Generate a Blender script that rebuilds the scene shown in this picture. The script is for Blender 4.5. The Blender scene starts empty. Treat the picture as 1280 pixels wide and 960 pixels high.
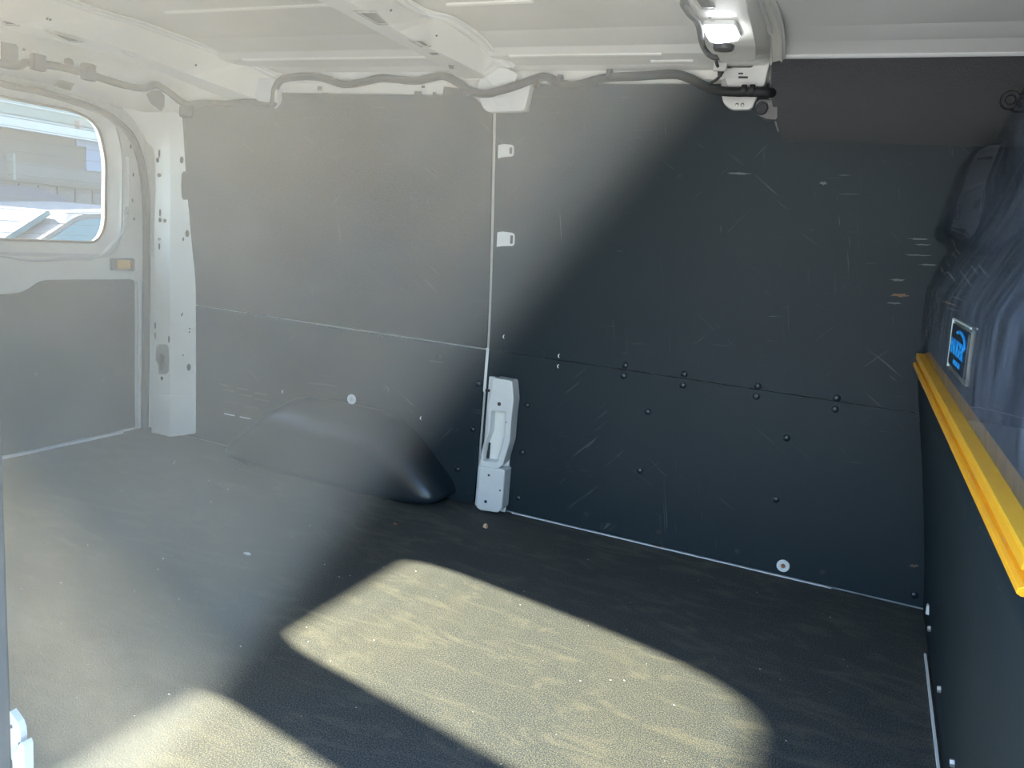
import bpy, bmesh, math, random
from mathutils import Vector, Matrix, noise as mnoise
random.seed(7)
sc = bpy.context.scene
col = sc.collection

# ---------------------------------------------------------------- camera
FOC = 998.2
CAM = Vector((-.2513, -2.3957, .92))
YAW, PIT, ROL = -.4142, -.1813, .0849
def cam_axes():
    cy, sy, cp, sp = math.cos(YAW), math.sin(YAW), math.cos(PIT), math.sin(PIT)
    f = Vector((sy*cp, cy*cp, sp)); r = Vector((cy, -sy, 0)); u = r.cross(f)
    cr, sr = math.cos(ROL), math.sin(ROL)
    return cr*r+sr*u, -sr*r+cr*u, f
AR, AU, AF = cam_axes()
cd = bpy.data.cameras.new('camera'); cam = bpy.data.objects.new('camera', cd); col.objects.link(cam)
cd.sensor_width = 36; cd.lens = FOC/1280*36; cd.clip_start = .01; cd.clip_end = 300
M = Matrix((AR, AU, -AF)).transposed().to_4x4(); M.translation = CAM
cam.matrix_world = M
sc.camera = cam
def U(px, py, ax, val):
    """point of the van surface with coordinate ax == val that the measured pixel shows"""
    d = AF + (px-640)/FOC*AR + (480-py)/FOC*AU
    i = 'xyz'.index(ax); t = (val-CAM[i])/d[i]
    return CAM + d*t

# ---------------------------------------------------------------- light
sc.view_settings.view_transform = 'Standard'; sc.view_settings.look = 'None'
sc.view_settings.gamma = 1; sc.view_settings.exposure = .8
SUN = Vector((1, -.2, -.462)).normalized()
w = bpy.data.worlds.new('world'); sc.world = w; w.use_nodes = True
nt = w.node_tree; nt.nodes.clear()
wo = nt.nodes.new('ShaderNodeOutputWorld'); bg = nt.nodes.new('ShaderNodeBackground')
sk = nt.nodes.new('ShaderNodeTexSky'); sk.sky_type = 'NISHITA'; sk.sun_disc = False
sk.sun_elevation = math.radians(25); sk.sun_rotation = math.atan2(-1, .2)
sk.air_density = 1.2; sk.dust_density = 1.0; sk.ozone_density = 4
bg.inputs[1].default_value = .74
nt.links.new(sk.outputs[0], bg.inputs[0]); nt.links.new(bg.outputs[0], wo.inputs[0])
ld = bpy.data.lights.new('sun', 'SUN'); ld.energy = 34; ld.color = (1, .87, .64); ld.angle = math.radians(.9)
lo = bpy.data.objects.new('sun', ld); col.objects.link(lo)
lo.rotation_euler = SUN.to_track_quat('-Z', 'Y').to_euler()
sc.cycles.volume_step_rate = .25
sc.cycles.max_bounces = 10; sc.cycles.transparent_max_bounces = 16
sc.cycles.sample_clamp_indirect = 6

# ---------------------------------------------------------------- materials
def mat(name, base, rough=.5, metal=0, bump=0, bscale=200, mott=None, mscale=6, coat=0, scr=None, spec=.5):
    """principled material; mott = second colour blended in by a cloudy noise; scr = (colour, amount) of fine scratches"""
    m = bpy.data.materials.new(name); m.use_nodes = True
    n = m.node_tree; b = n.nodes['Principled BSDF']
    b.inputs['Base Color'].default_value = (*base, 1); b.inputs['Roughness'].default_value = rough
    b.inputs['Metallic'].default_value = metal; b.inputs['Coat Weight'].default_value = coat
    b.inputs['Specular IOR Level'].default_value = spec
    tc = n.nodes.new('ShaderNodeTexCoord'); cur = None
    def mix(fac, a, c):
        x = n.nodes.new('ShaderNodeMix'); x.data_type = 'RGBA'
        n.links.new(fac, x.inputs['Factor'])
        if hasattr(a, 'links'): n.links.new(a, x.inputs['A'])
        else: x.inputs['A'].default_value = (*a, 1)
        x.inputs['B'].default_value = (*c, 1)
        return x.outputs['Result']
    def ramp(src, lo, hi, top=1):
        r = n.nodes.new('ShaderNodeMapRange'); r.inputs['From Min'].default_value = lo; r.inputs['From Max'].default_value = hi
        r.inputs['To Max'].default_value = top
        n.links.new(src, r.inputs['Value']); return r.outputs[0]
    def noi(scale, detail=4, vec=None, dist=0, rgh=.5):
        t = n.nodes.new('ShaderNodeTexNoise'); t.inputs['Scale'].default_value = scale; t.inputs['Detail'].default_value = detail
        t.inputs['Distortion'].default_value = dist; t.inputs['Roughness'].default_value = rgh
        n.links.new(vec or tc.outputs['Object'], t.inputs['Vector']); return t.outputs['Fac']
    cur = base
    if mott:
        cur = mix(ramp(noi(mscale, 6, rgh=.6), .4, .75), cur, mott)
    if scr:
        for k, (rot, sx) in enumerate(((.05, 1.6), (.8, 1.3), (-.6, 1.2), (1.75, 1.0))):
            m0 = n.nodes.new('ShaderNodeMapping'); m0.inputs['Rotation'].default_value = (0, rot, 0); m0.inputs['Location'].default_value = (k*3.1, 0, k*1.7)
            mp = n.nodes.new('ShaderNodeMapping')
            mp.inputs['Scale'].default_value = (sx*4, 30, 85+9*k)
            n.links.new(tc.outputs['Object'], m0.inputs['Vector']); n.links.new(m0.outputs[0], mp.inputs['Vector'])
            lines = ramp(noi(1.0, 2, mp.outputs[0], 1.1), .685, .76)
            patch = ramp(noi(1.8+k*.7, 3), .50, .64, scr[1])
            mu = n.nodes.new('ShaderNodeMath'); mu.operation = 'MULTIPLY'
            n.links.new(lines, mu.inputs[0]); n.links.new(patch, mu.inputs[1])
            cur = mix(mu.outputs[0], cur, scr[0])
    if hasattr(cur, 'links'): n.links.new(cur, b.inputs['Base Color'])
    if bump:
        bp = n.nodes.new('ShaderNodeBump'); bp.inputs['Strength'].default_value = bump; bp.inputs['Distance'].default_value = .002
        n.links.new(noi(bscale, 3), bp.inputs['Height']); n.links.new(bp.outputs[0], b.inputs['Normal'])
    return m
WHITE = mat('white_body_paint', (.82, .82, .78), .40, mott=(.75, .75, .71), mscale=5, coat=.15)
WHITE_G = mat('white_gloss_paint', (.72, .74, .74), .28, coat=.4, mott=(.64, .65, .66), mscale=9)
ROOFP = mat('grey_white_roof_paint', (.60, .60, .575), .5, mott=(.54, .54, .52), mscale=4)
SLOT = mat('shadowed_opening', (.05, .05, .05), .8)  # flat dark colour painted in for the shade inside holes and slots
LINING = mat('black_lining_board', (.0088, .0195, .0275), .55, mott=(.0125, .0235, .031), mscale=3, bump=.25, bscale=260, scr=((.085, .10, .105), .85), spec=.3)
ARCH = mat('black_moulded_plastic', (.013, .021, .029), .30, bump=.2, bscale=300)
RUBBER = mat('dark_rubber', (.09, .085, .08), .7)
HARN = mat('harness_tape', (.016, .018, .022), .65, bump=.4, bscale=120)
GRAIN = mat('grained_black_plastic', (.024, .029, .036), .40, bump=1, bscale=420)
HEADL = mat('grey_headliner', (.72, .75, .77), .75)
YEL = mat('yellow_coated_steel', (.80, .42, .02), .38, mott=(.74, .36, .02), mscale=14, coat=.2)
STEEL = mat('zinc_steel', (.62, .62, .60), .35, metal=.8)
BLACKM = mat('matt_black', (.02, .02, .022), .6)
CAPW = mat('white_plastic', (.75, .77, .78), .4)
ORANGE = mat('amber_plastic', (.75, .42, .05), .4)
RUST = mat('reddish_clay', (.35, .15, .07), .9)
WOOD = mat('pale_wood', (.55, .40, .26), .9)
TAPE = mat('silver_tape', (.55, .56, .56), .45)
CABM = mat('cab_dark_trim', (.05, .055, .065), .7)
CONC = mat('concrete_ground', (.40, .39, .37), .9, mott=(.34, .33, .31), mscale=.6)

def floor_mat():
    m = bpy.data.materials.new('dusty_floor_board'); m.use_nodes = True; n = m.node_tree; b = n.nodes['Principled BSDF']
    tc = n.nodes.new('ShaderNodeTexCoord')
    def noi(s, d=4, dist=0, r=.5, sc_=None):
        t = n.nodes.new('ShaderNodeTexNoise'); t.inputs['Scale'].default_value = s; t.inputs['Detail'].default_value = d
        t.inputs['Distortion'].default_value = dist; t.inputs['Roughness'].default_value = r
        v = tc.outputs['Object']
        if sc_:
            mp = n.nodes.new('ShaderNodeMapping'); mp.inputs['Scale'].default_value = sc_; mp.inputs['Rotation'].default_value = (0, 0, .5)
            n.links.new(v, mp.inputs[0]); v = mp.outputs[0]
        n.links.new(v, t.inputs['Vector']); return t.outputs['Fac']
    def rmp(s, a, c, top=1):
        r = n.nodes.new('ShaderNodeMapRange'); r.inputs['From Min'].default_value = a; r.inputs['From Max'].default_value = c
        r.inputs['To Max'].default_value = top; n.links.new(s, r.inputs[0]); return r.outputs[0]
    def mix(f, a, c):
        x = n.nodes.new('ShaderNodeMix'); x.data_type = 'RGBA'; n.links.new(f, x.inputs['Factor'])
        if hasattr(a, 'links'): n.links.new(a, x.inputs['A'])
        else: x.inputs['A'].default_value = (*a, 1)
        x.inputs['B'].default_value = (*c, 1); return x.outputs['Result']
    c = mix(rmp(noi(2.2, 6, .6, .6), .4, .7), (.012, .026, .042), (.028, .038, .046))
    c = mix(rmp(noi(5, 6, 1.5, .68, (1, 2.6, 1)), .50, .74, .65), c, (.118, .118, .096))      # dusty swirls
    c = mix(rmp(noi(360, 2, 0, .7), .45, .62, .58), c, (.205, .182, .120))                          # grit
    c = mix(rmp(noi(260, 2), .30, .42, .0), c, (.01, .01, .01))
    n.links.new(c, b.inputs['Base Color']); b.inputs['Roughness'].default_value = .72
    b.inputs['Specular IOR Level'].default_value = .3
    bp = n.nodes.new('ShaderNodeBump'); bp.inputs['Strength'].default_value = .55; bp.inputs['Distance'].default_value = .0015
    n.links.new(noi(330, 3), bp.inputs['Height']); n.links.new(bp.outputs[0], b.inputs['Normal'])
    return m
FLOOR = floor_mat()

def clear_mat(name, tint, fac, rough, scuff=0, scol=(.5, .55, .6), gl=.12):
    """thin clear sheet: transparent with a little gloss and some milky scuffing"""
    m = bpy.data.materials.new(name); m.use_nodes = True; n = m.node_tree; n.nodes.clear()
    o = n.nodes.new('ShaderNodeOutputMaterial'); t = n.nodes.new('ShaderNodeBsdfTransparent'); t.inputs[0].default_value = (*tint, 1)
    g = n.nodes.new('ShaderNodeBsdfGlossy'); g.inputs['Roughness'].default_value = rough
    lw = n.nodes.new('ShaderNodeLayerWeight'); lw.inputs[0].default_value = gl
    mx = n.nodes.new('ShaderNodeMixShader'); n.links.new(lw.outputs['Fresnel'], mx.inputs[0]); n.links.new(t.outputs[0], mx.inputs[1]); n.links.new(g.outputs[0], mx.inputs[2])
    out = mx.outputs[0]
    if scuff:
        d = n.nodes.new('ShaderNodeBsdfDiffuse'); d.inputs[0].default_value = (*scol, 1)
        tc = n.nodes.new('ShaderNodeTexCoord'); mp = n.nodes.new('ShaderNodeMapping'); mp.inputs['Scale'].default_value = (1, 2.6, 1); mp.inputs['Rotation'].default_value = (.5, 0, 0)
        no = n.nodes.new('ShaderNodeTexNoise'); no.inputs['Scale'].default_value = 7; no.inputs['Detail'].default_value = 6; no.inputs['Roughness'].default_value = .7
        n.links.new(tc.outputs['Object'], mp.inputs[0]); n.links.new(mp.outputs[0], no.inputs['Vector'])
        r = n.nodes.new('ShaderNodeMapRange'); r.inputs['From Min'].default_value = .35; r.inputs['From Max'].default_value = .75
        r.inputs['To Min'].default_value = fac; r.inputs['To Max'].default_value = scuff
        n.links.new(no.outputs['Fac'], r.inputs[0])
        sx_ = n.nodes.new('ShaderNodeSeparateXYZ'); n.links.new(tc.outputs['Object'], sx_.inputs[0])
        ry = n.nodes.new('ShaderNodeMapRange'); ry.interpolation_type = 'SMOOTHSTEP'; ry.inputs['From Min'].default_value = -.10; ry.inputs['From Max'].default_value = -.70 
        ry.inputs['To Min'].default_value = .25; n.links.new(sx_.outputs['Y'], ry.inputs[0])
        mu = n.nodes.new('ShaderNodeMath'); mu.operation = 'MULTIPLY'; n.links.new(r.outputs[0], mu.inputs[0]); n.links.new(ry.outputs[0], mu.inputs[1])
        m2 = n.nodes.new('ShaderNodeMixShader'); n.links.new((mu if name.startswith('scuffed') else r).outputs[0], m2.inputs[0]); n.links.new(out, m2.inputs[1]); n.links.new(d.outputs[0], m2.inputs[2])
        out = m2.outputs[0]
    n.links.new(out, o.inputs[0]); return m
GLASS = clear_mat('dusty_window_glass', (.86, .89, .88), .02, .02, .07, (.7, .7, .68), .1)
SHIELD = clear_mat('scuffed_sky_sheen_plastic', (.86, .90, .95), .06, .035, .50, (.19, .24, .34), .4)  # bluish scuff colour also carries the sky reflection painted into the sheet

def emit_mat(name, c, s):
    m = bpy.data.materials.new(name); m.use_nodes = True; n = m.node_tree; n.nodes.clear()
    o = n.nodes.new('ShaderNodeOutputMaterial'); e = n.nodes.new('ShaderNodeEmission'); e.inputs[0].default_value = (*c, 1); e.inputs[1].default_value = s
    n.links.new(e.outputs[0], o.inputs[0]); return m
LAMP = emit_mat('lit_led_lens', (.95, .97, 1), 14)

# ---------------------------------------------------------------- mesh helpers
def link(name, bm, m, parent=None, smooth=True, bevel=0, sharp=38):
    me = bpy.data.meshes.new(name)
    bmesh.ops.recalc_face_normals(bm, faces=bm.faces); bm.to_mesh(me); bm.free()
    if m: me.materials.append(m)
    o = bpy.data.objects.new(name, me); col.objects.link(o)
    if parent: o.parent = parent
    if smooth:
        for p in me.polygons: p.use_smooth = True
        me.set_sharp_from_angle(angle=math.radians(sharp))
    if bevel:
        b = o.modifiers.new('bevel', 'BEVEL'); b.width = bevel; b.segments = 3; b.limit_method = 'ANGLE'; b.angle_limit = math.radians(40)
    return o
def tag(o, label=None, cat=None, group=None, kind=None):
    if label: o['label'] = label
    if cat: o['category'] = cat
    if group: o['group'] = group
    if kind: o['kind'] = kind
    return o
def empty(name, loc=(0, 0, 0), **k):
    o = bpy.data.objects.new(name, None); o.location = loc; o.empty_display_size = .05; col.objects.link(o)
    return tag(o, **k)
def adopt(o, parent):
    """parent o (built in world coordinates) to an Empty without moving it"""
    o.parent = parent; o.matrix_parent_inverse = Matrix.Translation(parent.location).inverted(); return o
def rnd(pts, r, n=5):
    """2D polygon with rounded corners; r is one radius or one per corner"""
    out = []; N = len(pts)
    for i in range(N):
        p = Vector(pts[i]).to_2d(); a = Vector(pts[i-1]).to_2d(); b = Vector(pts[(i+1) % N]).to_2d()
        ri = r[i] if isinstance(r, (list, tuple)) else r
        da, db = (a-p), (b-p); ri = min(ri, da.length*.48, db.length*.48)
        if ri < 1e-5: out.append(tuple(p)); continue
        s, e = p+da.normalized()*ri, p+db.normalized()*ri
        for k in range(n+1):
            t = k/n; q = s*(1-t)**2+p*2*t*(1-t)+e*t*t; out.append(tuple(q))
    return out
def sheet(name, loops, f, th, m, parent=None, cuts=(), bevel=0, smooth=True):
    """flat outline(s) [outer, hole...] mapped into space by f(u, v, w) with thickness th"""
    bm = bmesh.new(); es = []
    for lp in loops:
        vs = [bm.verts.new((p[0], p[1], 0)) for p in lp]
        for i in range(len(vs)): es.append(bm.edges.new((vs[i-1], vs[i])))
    bmesh.ops.triangle_fill(bm, edges=es, use_beauty=True, normal=(0, 0, 1))
    if not cuts: bmesh.ops.dissolve_limit(bm, angle_limit=.01, verts=bm.verts[:], edges=bm.edges[:])
    for ax, c in cuts:
        bmesh.ops.bisect_plane(bm, geom=bm.verts[:]+bm.edges[:]+bm.faces[:], plane_co=(c, 0, 0) if ax == 'u' else (0, c, 0), plane_no=(1, 0, 0) if ax == 'u' else (0, 1, 0))
    if th:
        r = bmesh.ops.extrude_face_region(bm, geom=bm.faces[:])
        top = {v for v in r['geom'] if isinstance(v, bmesh.types.BMVert)}
    else: top = set()
    for v in bm.verts:
        v.co = Vector(f(v.co.x, v.co.y, th if v in top else 0))
    return link(name, bm, m, parent, smooth, bevel)
def box(name, a, b, m, parent=None, bevel=.002):
    bm = bmesh.new(); bmesh.ops.create_cube(bm, size=1)
    for v in bm.verts: v.co = Vector([(a[i]+b[i])/2+v.co[i]*(b[i]-a[i]) for i in range(3)])
    return link(name, bm, m, parent, True, bevel)
def catmull(pts, n):
    P = [Vector(p) for p in pts]; P = [2*P[0]-P[1]]+P+[2*P[-1]-P[-2]]; out = []
    for i in range(1, len(P)-2):
        for k in range(n):
            t = k/n; a, b, c, d = P[i-1:i+3]
            out.append(.5*((2*b)+(c-a)*t+(2*a-5*b+4*c-d)*t*t+(3*b-a-3*c+d)*t**3))
    out.append(P[-2]); return out
def tube(name, pts, r, m, parent=None, n=10, sub=6, flat=1, jit=0):
    pts = catmull(pts, sub) if sub else [Vector(p) for p in pts]
    bm = bmesh.new(); rings = []; up = Vector((0, .13, 1)).normalized()
    for i, p in enumerate(pts):
        t = (pts[min(i+1, len(pts)-1)]-pts[max(i-1, 0)]).normalized()
        a = t.cross(up); a = a.normalized() if a.length > .05 else t.cross(Vector((1, 0, 0))).normalized(); b = t.cross(a)
        rr = (r[0]+(r[1]-r[0])*i/(len(pts)-1)) if isinstance(r, tuple) else r
        rr *= 1+jit*random.uniform(-1, 1)
        rings.append([bm.verts.new(p+a*math.cos(2*math.pi*k/n)*rr+b*math.sin(2*math.pi*k/n)*rr*flat) for k in range(n)])
    for A, B in zip(rings, rings[1:]):
        for k in range(n): bm.faces.new((A[k], A[(k+1) % n], B[(k+1) % n], B[k]))
    bm.faces.new(rings[0][::-1]); bm.faces.new(rings[-1])
    return link(name, bm, m, parent)
def loft(name, lines, m, parent=None, th=.003, sub=5, smooth=True, bevel=0, flip=1):
    """surface through several polylines of equal length, each smoothed, given a thickness"""
    L = [catmull(l, sub) if sub else [Vector(p) for p in l] for l in lines]
    bm = bmesh.new(); G = [[bm.verts.new(p) for p in l] for l in L]
    for A, B in zip(G, G[1:]):
        for k in range(len(A)-1): bm.faces.new((A[k], A[k+1], B[k+1], B[k]))
    o = link(name, bm, m, parent, smooth, 0, 11)
    if th:
        s = o.modifiers.new('solid', 'SOLIDIFY'); s.thickness = th; s.offset = 0
    if bevel:
        b = o.modifiers.new('bevel', 'BEVEL'); b.width = bevel; b.segments = 3; b.limit_method = 'ANGLE'; b.angle_limit = math.radians(25)
    return o
def disc(name, p, nrm, r, h, m, parent=None, dome=False, n=14, hole=0):
    """round cap standing h proud of p along nrm"""
    bm = bmesh.new(); nrm = Vector(nrm).normalized(); a = nrm.orthogonal().normalized(); b = nrm.cross(a); p = Vector(p)
    prof = [(r, 0), (r*.92, h*.55), (r*.65, h*.9), (.0001, h)] if dome else [(r, 0), (r, h*.7), (r*.9, h), (max(hole, .0001), h)]
    if hole: prof += [(hole*.8, h*.25), (.0001, h*.2)]
    rings = [[bm.verts.new(p+nrm*z+(a*math.cos(2*math.pi*k/n)+b*math.sin(2*math.pi*k/n))*q) for k in range(n)] for q, z in prof]
    for A, B in zip(rings, rings[1:]):
        for k in range(n): bm.faces.new((A[k], A[(k+1) % n], B[(k+1) % n], B[k]))
    bm.faces.new(rings[0][::-1]); bmesh.ops.remove_doubles(bm, verts=bm.verts[:], dist=1e-4)
    return link(name, bm, m, parent)
def patch(name, pix, ax, off, m, parent=None, th=.002, r=0, proud=.0015):
    """thin plate whose outline is read off at its real distance on the plane ax = off"""
    pts = [U(x, y, ax, off) for x, y in pix]
    i = 'xyz'.index(ax); o2 = [k for k in range(3) if k != i]
    lp = [(p[o2[0]], p[o2[1]]) for p in pts]
    if r: lp = rnd(lp, r)
    sgn = {'x': 1, 'y': -1, 'z': -1}[ax]
    def f(u, v, w_):
        q = [0, 0, 0]; q[o2[0]] = u; q[o2[1]] = v; q[i] = off+sgn*(proud-w_) if True else 0; return q
    return sheet(name, [lp], f, th, m, parent, smooth=False)

# ---------------------------------------------------------------- wall profile
X0, XR = -3.02, .02          # rear end, bulkhead foot
def wy(z):                    # far side wall leans in towards the roof
    return -.055*(max(0, z-.6)/.75)**1.35 if z > .6 else 0
def wallmap(off=0):
    return lambda u, v, w_: (u, wy(v)-off-w_, v)
ZC = [('v', .6+.1*k) for k in range(8)]

# ================================================================ SETTING
g = box('ground', (-60, -60, -.62), (60, 60, -.60), CONC, None, 0); tag(g, 'sunlit pale concrete yard outside the van', kind='structure')
fl = box('floor', (X0+.02, -1.72, -.012), (.0, -.004, 0), FLOOR, None, .001); tag(fl, 'dark dusty ply load floor with a sunlit patch', kind='structure')
sub = box('underfloor', (-3.06, -1.76, -.12), (2.2, .08, -.014), WHITE, None, .004); tag(sub, 'white steel body floor under the ply load floor', kind='structure')

# body side behind the lining
wb = sheet('wall_back', [[(X0, -.012), (2.2, -.012), (2.2, 1.43), (X0, 1.43)]], lambda u, v, w_: (u, wy(v)+.013+w_, v), .03, WHITE, None, cuts=ZC)
tag(wb, 'white painted body side behind the black lining boards', kind='structure')
# cant rail along the wall top
def extrude_x(name, prof, x0, x1, m, parent=None, th=.003, bevel=0, n=6):
    L = [[(x0+(x1-x0)*k/n, y, z) for k in range(n+1)] for y, z in prof]
    return loft(name, L, m, parent, th, 0, True, bevel)
cr = extrude_x('cant_rail', [(.02, 1.34), (-.046, 1.352), (-.052, 1.385), (-.062, 1.395), (-.066, 1.418), (.02, 1.43)], X0+.06, .02, WHITE, wb, .002, .002)

# roof skin
RP = [(.03, 1.418), (-.058, 1.421), (-.078, 1.434), (-.145, 1.447), (-.165, 1.466), (-.24, 1.480), (-.262, 1.487), (-.45, 1.494), (-.70, 1.498), (-.95, 1.499), (-1.3, 1.494), (-1.6, 1.465), (-1.74, 1.40)]
ceil = extrude_x('ceiling', RP, -3.04, -.60, ROOFP, None, .004, .004)
tag(ceil, 'white painted steel roof skin of the load space', kind='structure')
rs = box('roof_outer_skin', (-3.10, -1.80, 1.505), (2.3, .07, 1.525), WHITE, None, .008); tag(rs, 'white outer roof skin over the whole van', kind='structure')
HP = [(.02, 1.425), (-.085, 1.432), (-.090, 1.452), (-.100, 1.455), (-.150, 1.470), (-.165, 1.4705), (-.232, 1.485), (-.40, 1.488), (-.9, 1.496), (-1.4, 1.49), (-1.74, 1.44)]
hl = extrude_x('ceiling_headliner', HP, -.615, 2.2, HEADL, None, .004, .006)
tag(hl, 'smooth grey headliner over the front of the van', kind='structure')
# stiffening beads pressed into the roof skin
def bead(x0, x1, y, z, r=.009, fl_=.55):
    tube('roof_bead', [(x0, y, z), ((x0+x1)/2, y, z+.0005), (x1, y, z)], r, WHITE, ceil, 8, 6, fl_)
for a in ((-2.36, -1.53, -.140, 1.4455), (-1.34, -.88, -.140, 1.4455), (-.92, -.80, -.098, 1.4365), (-2.3, -1.60, -.53, 1.493), (-1.36, -1.12, -.49, 1.492)): bead(*a)
# roof outer edges: side panel of the van near the door (behind the sliding door opening) and rear shell
near = sheet('wall_front', [[(-3.04, -.1), (-1.33, -.1), (-1.33, 1.30), (-1.27, 1.38), (.0, 1.38), (.0, -.1), (2.2, -.1), (2.2, 1.5), (-3.04, 1.5)]],
             lambda u, v, w_: (u, -1.735-w_, v), .05, WHITE, None, bevel=.006)
tag(near, 'white body side around the open sliding door', kind='structure')
sill = box('sill', (-1.33, -1.79, -.12), (0, -1.725, -.012), WHITE, None, .006); tag(sill, 'white step sill of the sliding door', kind='structure')

# ---------------------------------------------------------------- lining boards (things, with their screws as parts)
def board(label, outline, off, scr=(), name='lining_panel', rr=0, holes=(), chips=()):
    lp = rnd(outline, rr, 4) if rr else outline
    t = empty(name, (sum(p[0] for p in outline)/len(outline), 0, min(p[1] for p in outline)), label=label, cat='panel', group='black boards lining the far side wall')
    o = sheet('board', [lp], wallmap(off), .008, LINING, None, cuts=ZC); adopt(o, t)
    for (px, py) in scr:
        p = U(px, py, 'y', -.012); p.y = wy(p.z)-off-.0075
        adopt(disc('screw_cap', p, (0, -1, -.05), .0105, .006, ARCH, None, True), t)
    for (px, py) in holes:
        p = U(px, py, 'y', -.012); p.y = wy(p.z)-off-.0078
        adopt(disc('fixing_hole', p, (0, -1, 0), .008, .0006, BLACKM, None), t)
    for (px, py) in chips:
        p = U(px, py, 'y', -.012); p.y = wy(p.z)-off-.0078
        bm = bmesh.new(); vs = []
        for k in range(9):
            a = -1.6+k*.4; vs.append(bm.verts.new(p+Vector((-math.cos(a)*.006, -.001, math.sin(a)*.0065))))
        for k in range(8, -1, -1):
            a = -1.6+k*.4; vs.append(bm.verts.new(p+Vector((-math.cos(a)*.003+.001, -.001, math.sin(a)*.0055))))
        bm.faces.new(vs)
        adopt(link('exposed_hole_edge', bm, CAPW, None), t)
    return t
zs = .545
board('large black upper lining board left of the white vertical seam', [(-2.735, zs+.004), (-1.407, zs+.002), (-1.426, 1.30), (-1.50, 1.345), (-2.30, 1.352), (-2.31, 1.315), (-2.70, 1.315), (-2.735, 1.27)], 0, holes=(), chips=())
board('black upper lining board right of the white seam, scuffed towards the bulkhead', [(-1.395, zs+.001), (.30, zs+.001), (.30, 1.385), (-1.285, 1.380), (-1.30, 1.30), (-1.412, 1.30)], .0005,
      scr=((781, 457), (855, 468), (947, 483), (1046, 498), (1156, 516)), chips=((630, 421), (699, 445)))
board('black lower lining board behind the moulded wheel arch cover', [(-2.76, .002), (-1.407, .002), (-1.407, zs-.004), (-2.0, zs-.004), (-2.76, zs+.001)], 0,
      scr=((475, 421), (548, 445), (597, 480), (590, 537), (571, 587), (483, 487)), chips=((353, 490), (526, 523)))
board('black lower lining board between the white pillar and the bulkhead', [(-1.395, .006), (.02, .006), (.02, zs-.001), (-1.395, zs-.001)], 0,
      scr=((779, 470), (853, 482), (945, 496), (1044, 512), (1153, 530), (809, 515), (983, 548), (799, 589), (970, 625), (1174, 602), (1158, 675), (658, 507), (652, 566), (647, 623), (1143, 745)),
      holes=((732, 643), (823, 666), (921, 690), (1028, 716)), chips=((698, 458),))
# louvre slots in the lower rear board, with two showing white
t = empty('vent_grille', U(285, 505, 'y', -.01), label='faint slotted vent in the black board beside the wheel arch cover', cat='vent')
for (px, py, wd) in ((285, 488, 14), (306, 494, 16), (328, 500, 18), (290, 503, 14), (315, 509, 16), (287, 518, 13), (307, 522, 14), (280, 481, 12), (303, 486, 14), (326, 492, 15)):
    a = U(px-wd/2, py-1, 'y', -.009); b = U(px+wd/2, py+1.6, 'y', -.009)
    wh = py in (518, 522)
    bm = bmesh.new()
    vs = [bm.verts.new(v) for v in (a+Vector((0, 0, .002)), b+Vector((0, 0, .002)), b-Vector((0, 0, .002)), a-Vector((0, 0, .002)))]
    fc = bm.faces.new(vs); r = bmesh.ops.extrude_face_region(bm, geom=[fc])
    for v in r['geom']:
        if isinstance(v, bmesh.types.BMVert): v.co.y -= .0015
    o = link('slot', bm, CAPW if wh else SLOT, None, False); adopt(o, t)
    if wh: o['label'] = 'slot showing white metal behind'

# ---------------------------------------------------------------- wheel arch cover
def arch():
    bm = bmesh.new(); rings = []
    Z = [0, .03, .06, .09, .12, .15, .18, .205, .225, .243, .258, .270, .279, .285, .288]
    def itp(z, tab):
        for (a, b), (c, d) in zip(tab, tab[1:]):
            if z <= c: t = (z-a)/(c-a); return b+(d-b)*t
        return tab[-1][1]
    for z in Z:
        xl = itp(z, [(0, -2.45), (.06, -2.42), (.15, -2.32), (.225, -2.24), (.27, -2.18), (.289, -2.11)])
        xr = itp(z, [(0, -1.475), (.06, -1.485), (.12, -1.54), (.18, -1.605), (.225, -1.655), (.27, -1.72), (.289, -1.82)])
        d = itp(z, [(0, .165), (.09, .160), (.18, .150), (.215, .138), (.24, .115), (.26, .085), (.277, .050), (.289, .012)])
        cx, hw = (xl+xr)/2, (xr-xl)/2; ring = []
        for k in range(33):
            a = math.pi*k/32; e = 2/(6.5-2.5*z/.288)
            ca, sa = math.cos(a), math.sin(a)
            ring.append(bm.verts.new((cx-hw*math.copysign(abs(ca)**e, ca), -.0085-d*abs(sa)**e, z*.945)))
        rings.append(ring)
    for A, B in zip(rings, rings[1:]):
        for k in range(32): bm.faces.new((A[k], A[k+1], B[k+1], B[k]))
    bm.faces.new(rings[-1]); bm.faces.new(rings[0][::-1])
    o = link('wheel_arch_cover', bm, ARCH, None, True)
    for p in o.data.polygons: p.use_smooth = True
    o.data.set_sharp_from_angle(angle=math.radians(70))
    s = o.modifiers.new('sub', 'SUBSURF'); s.levels = s.render_levels = 1
    tag(o, 'rounded black moulded wheel arch cover against the far wall', 'wheel arch')
arch()

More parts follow.
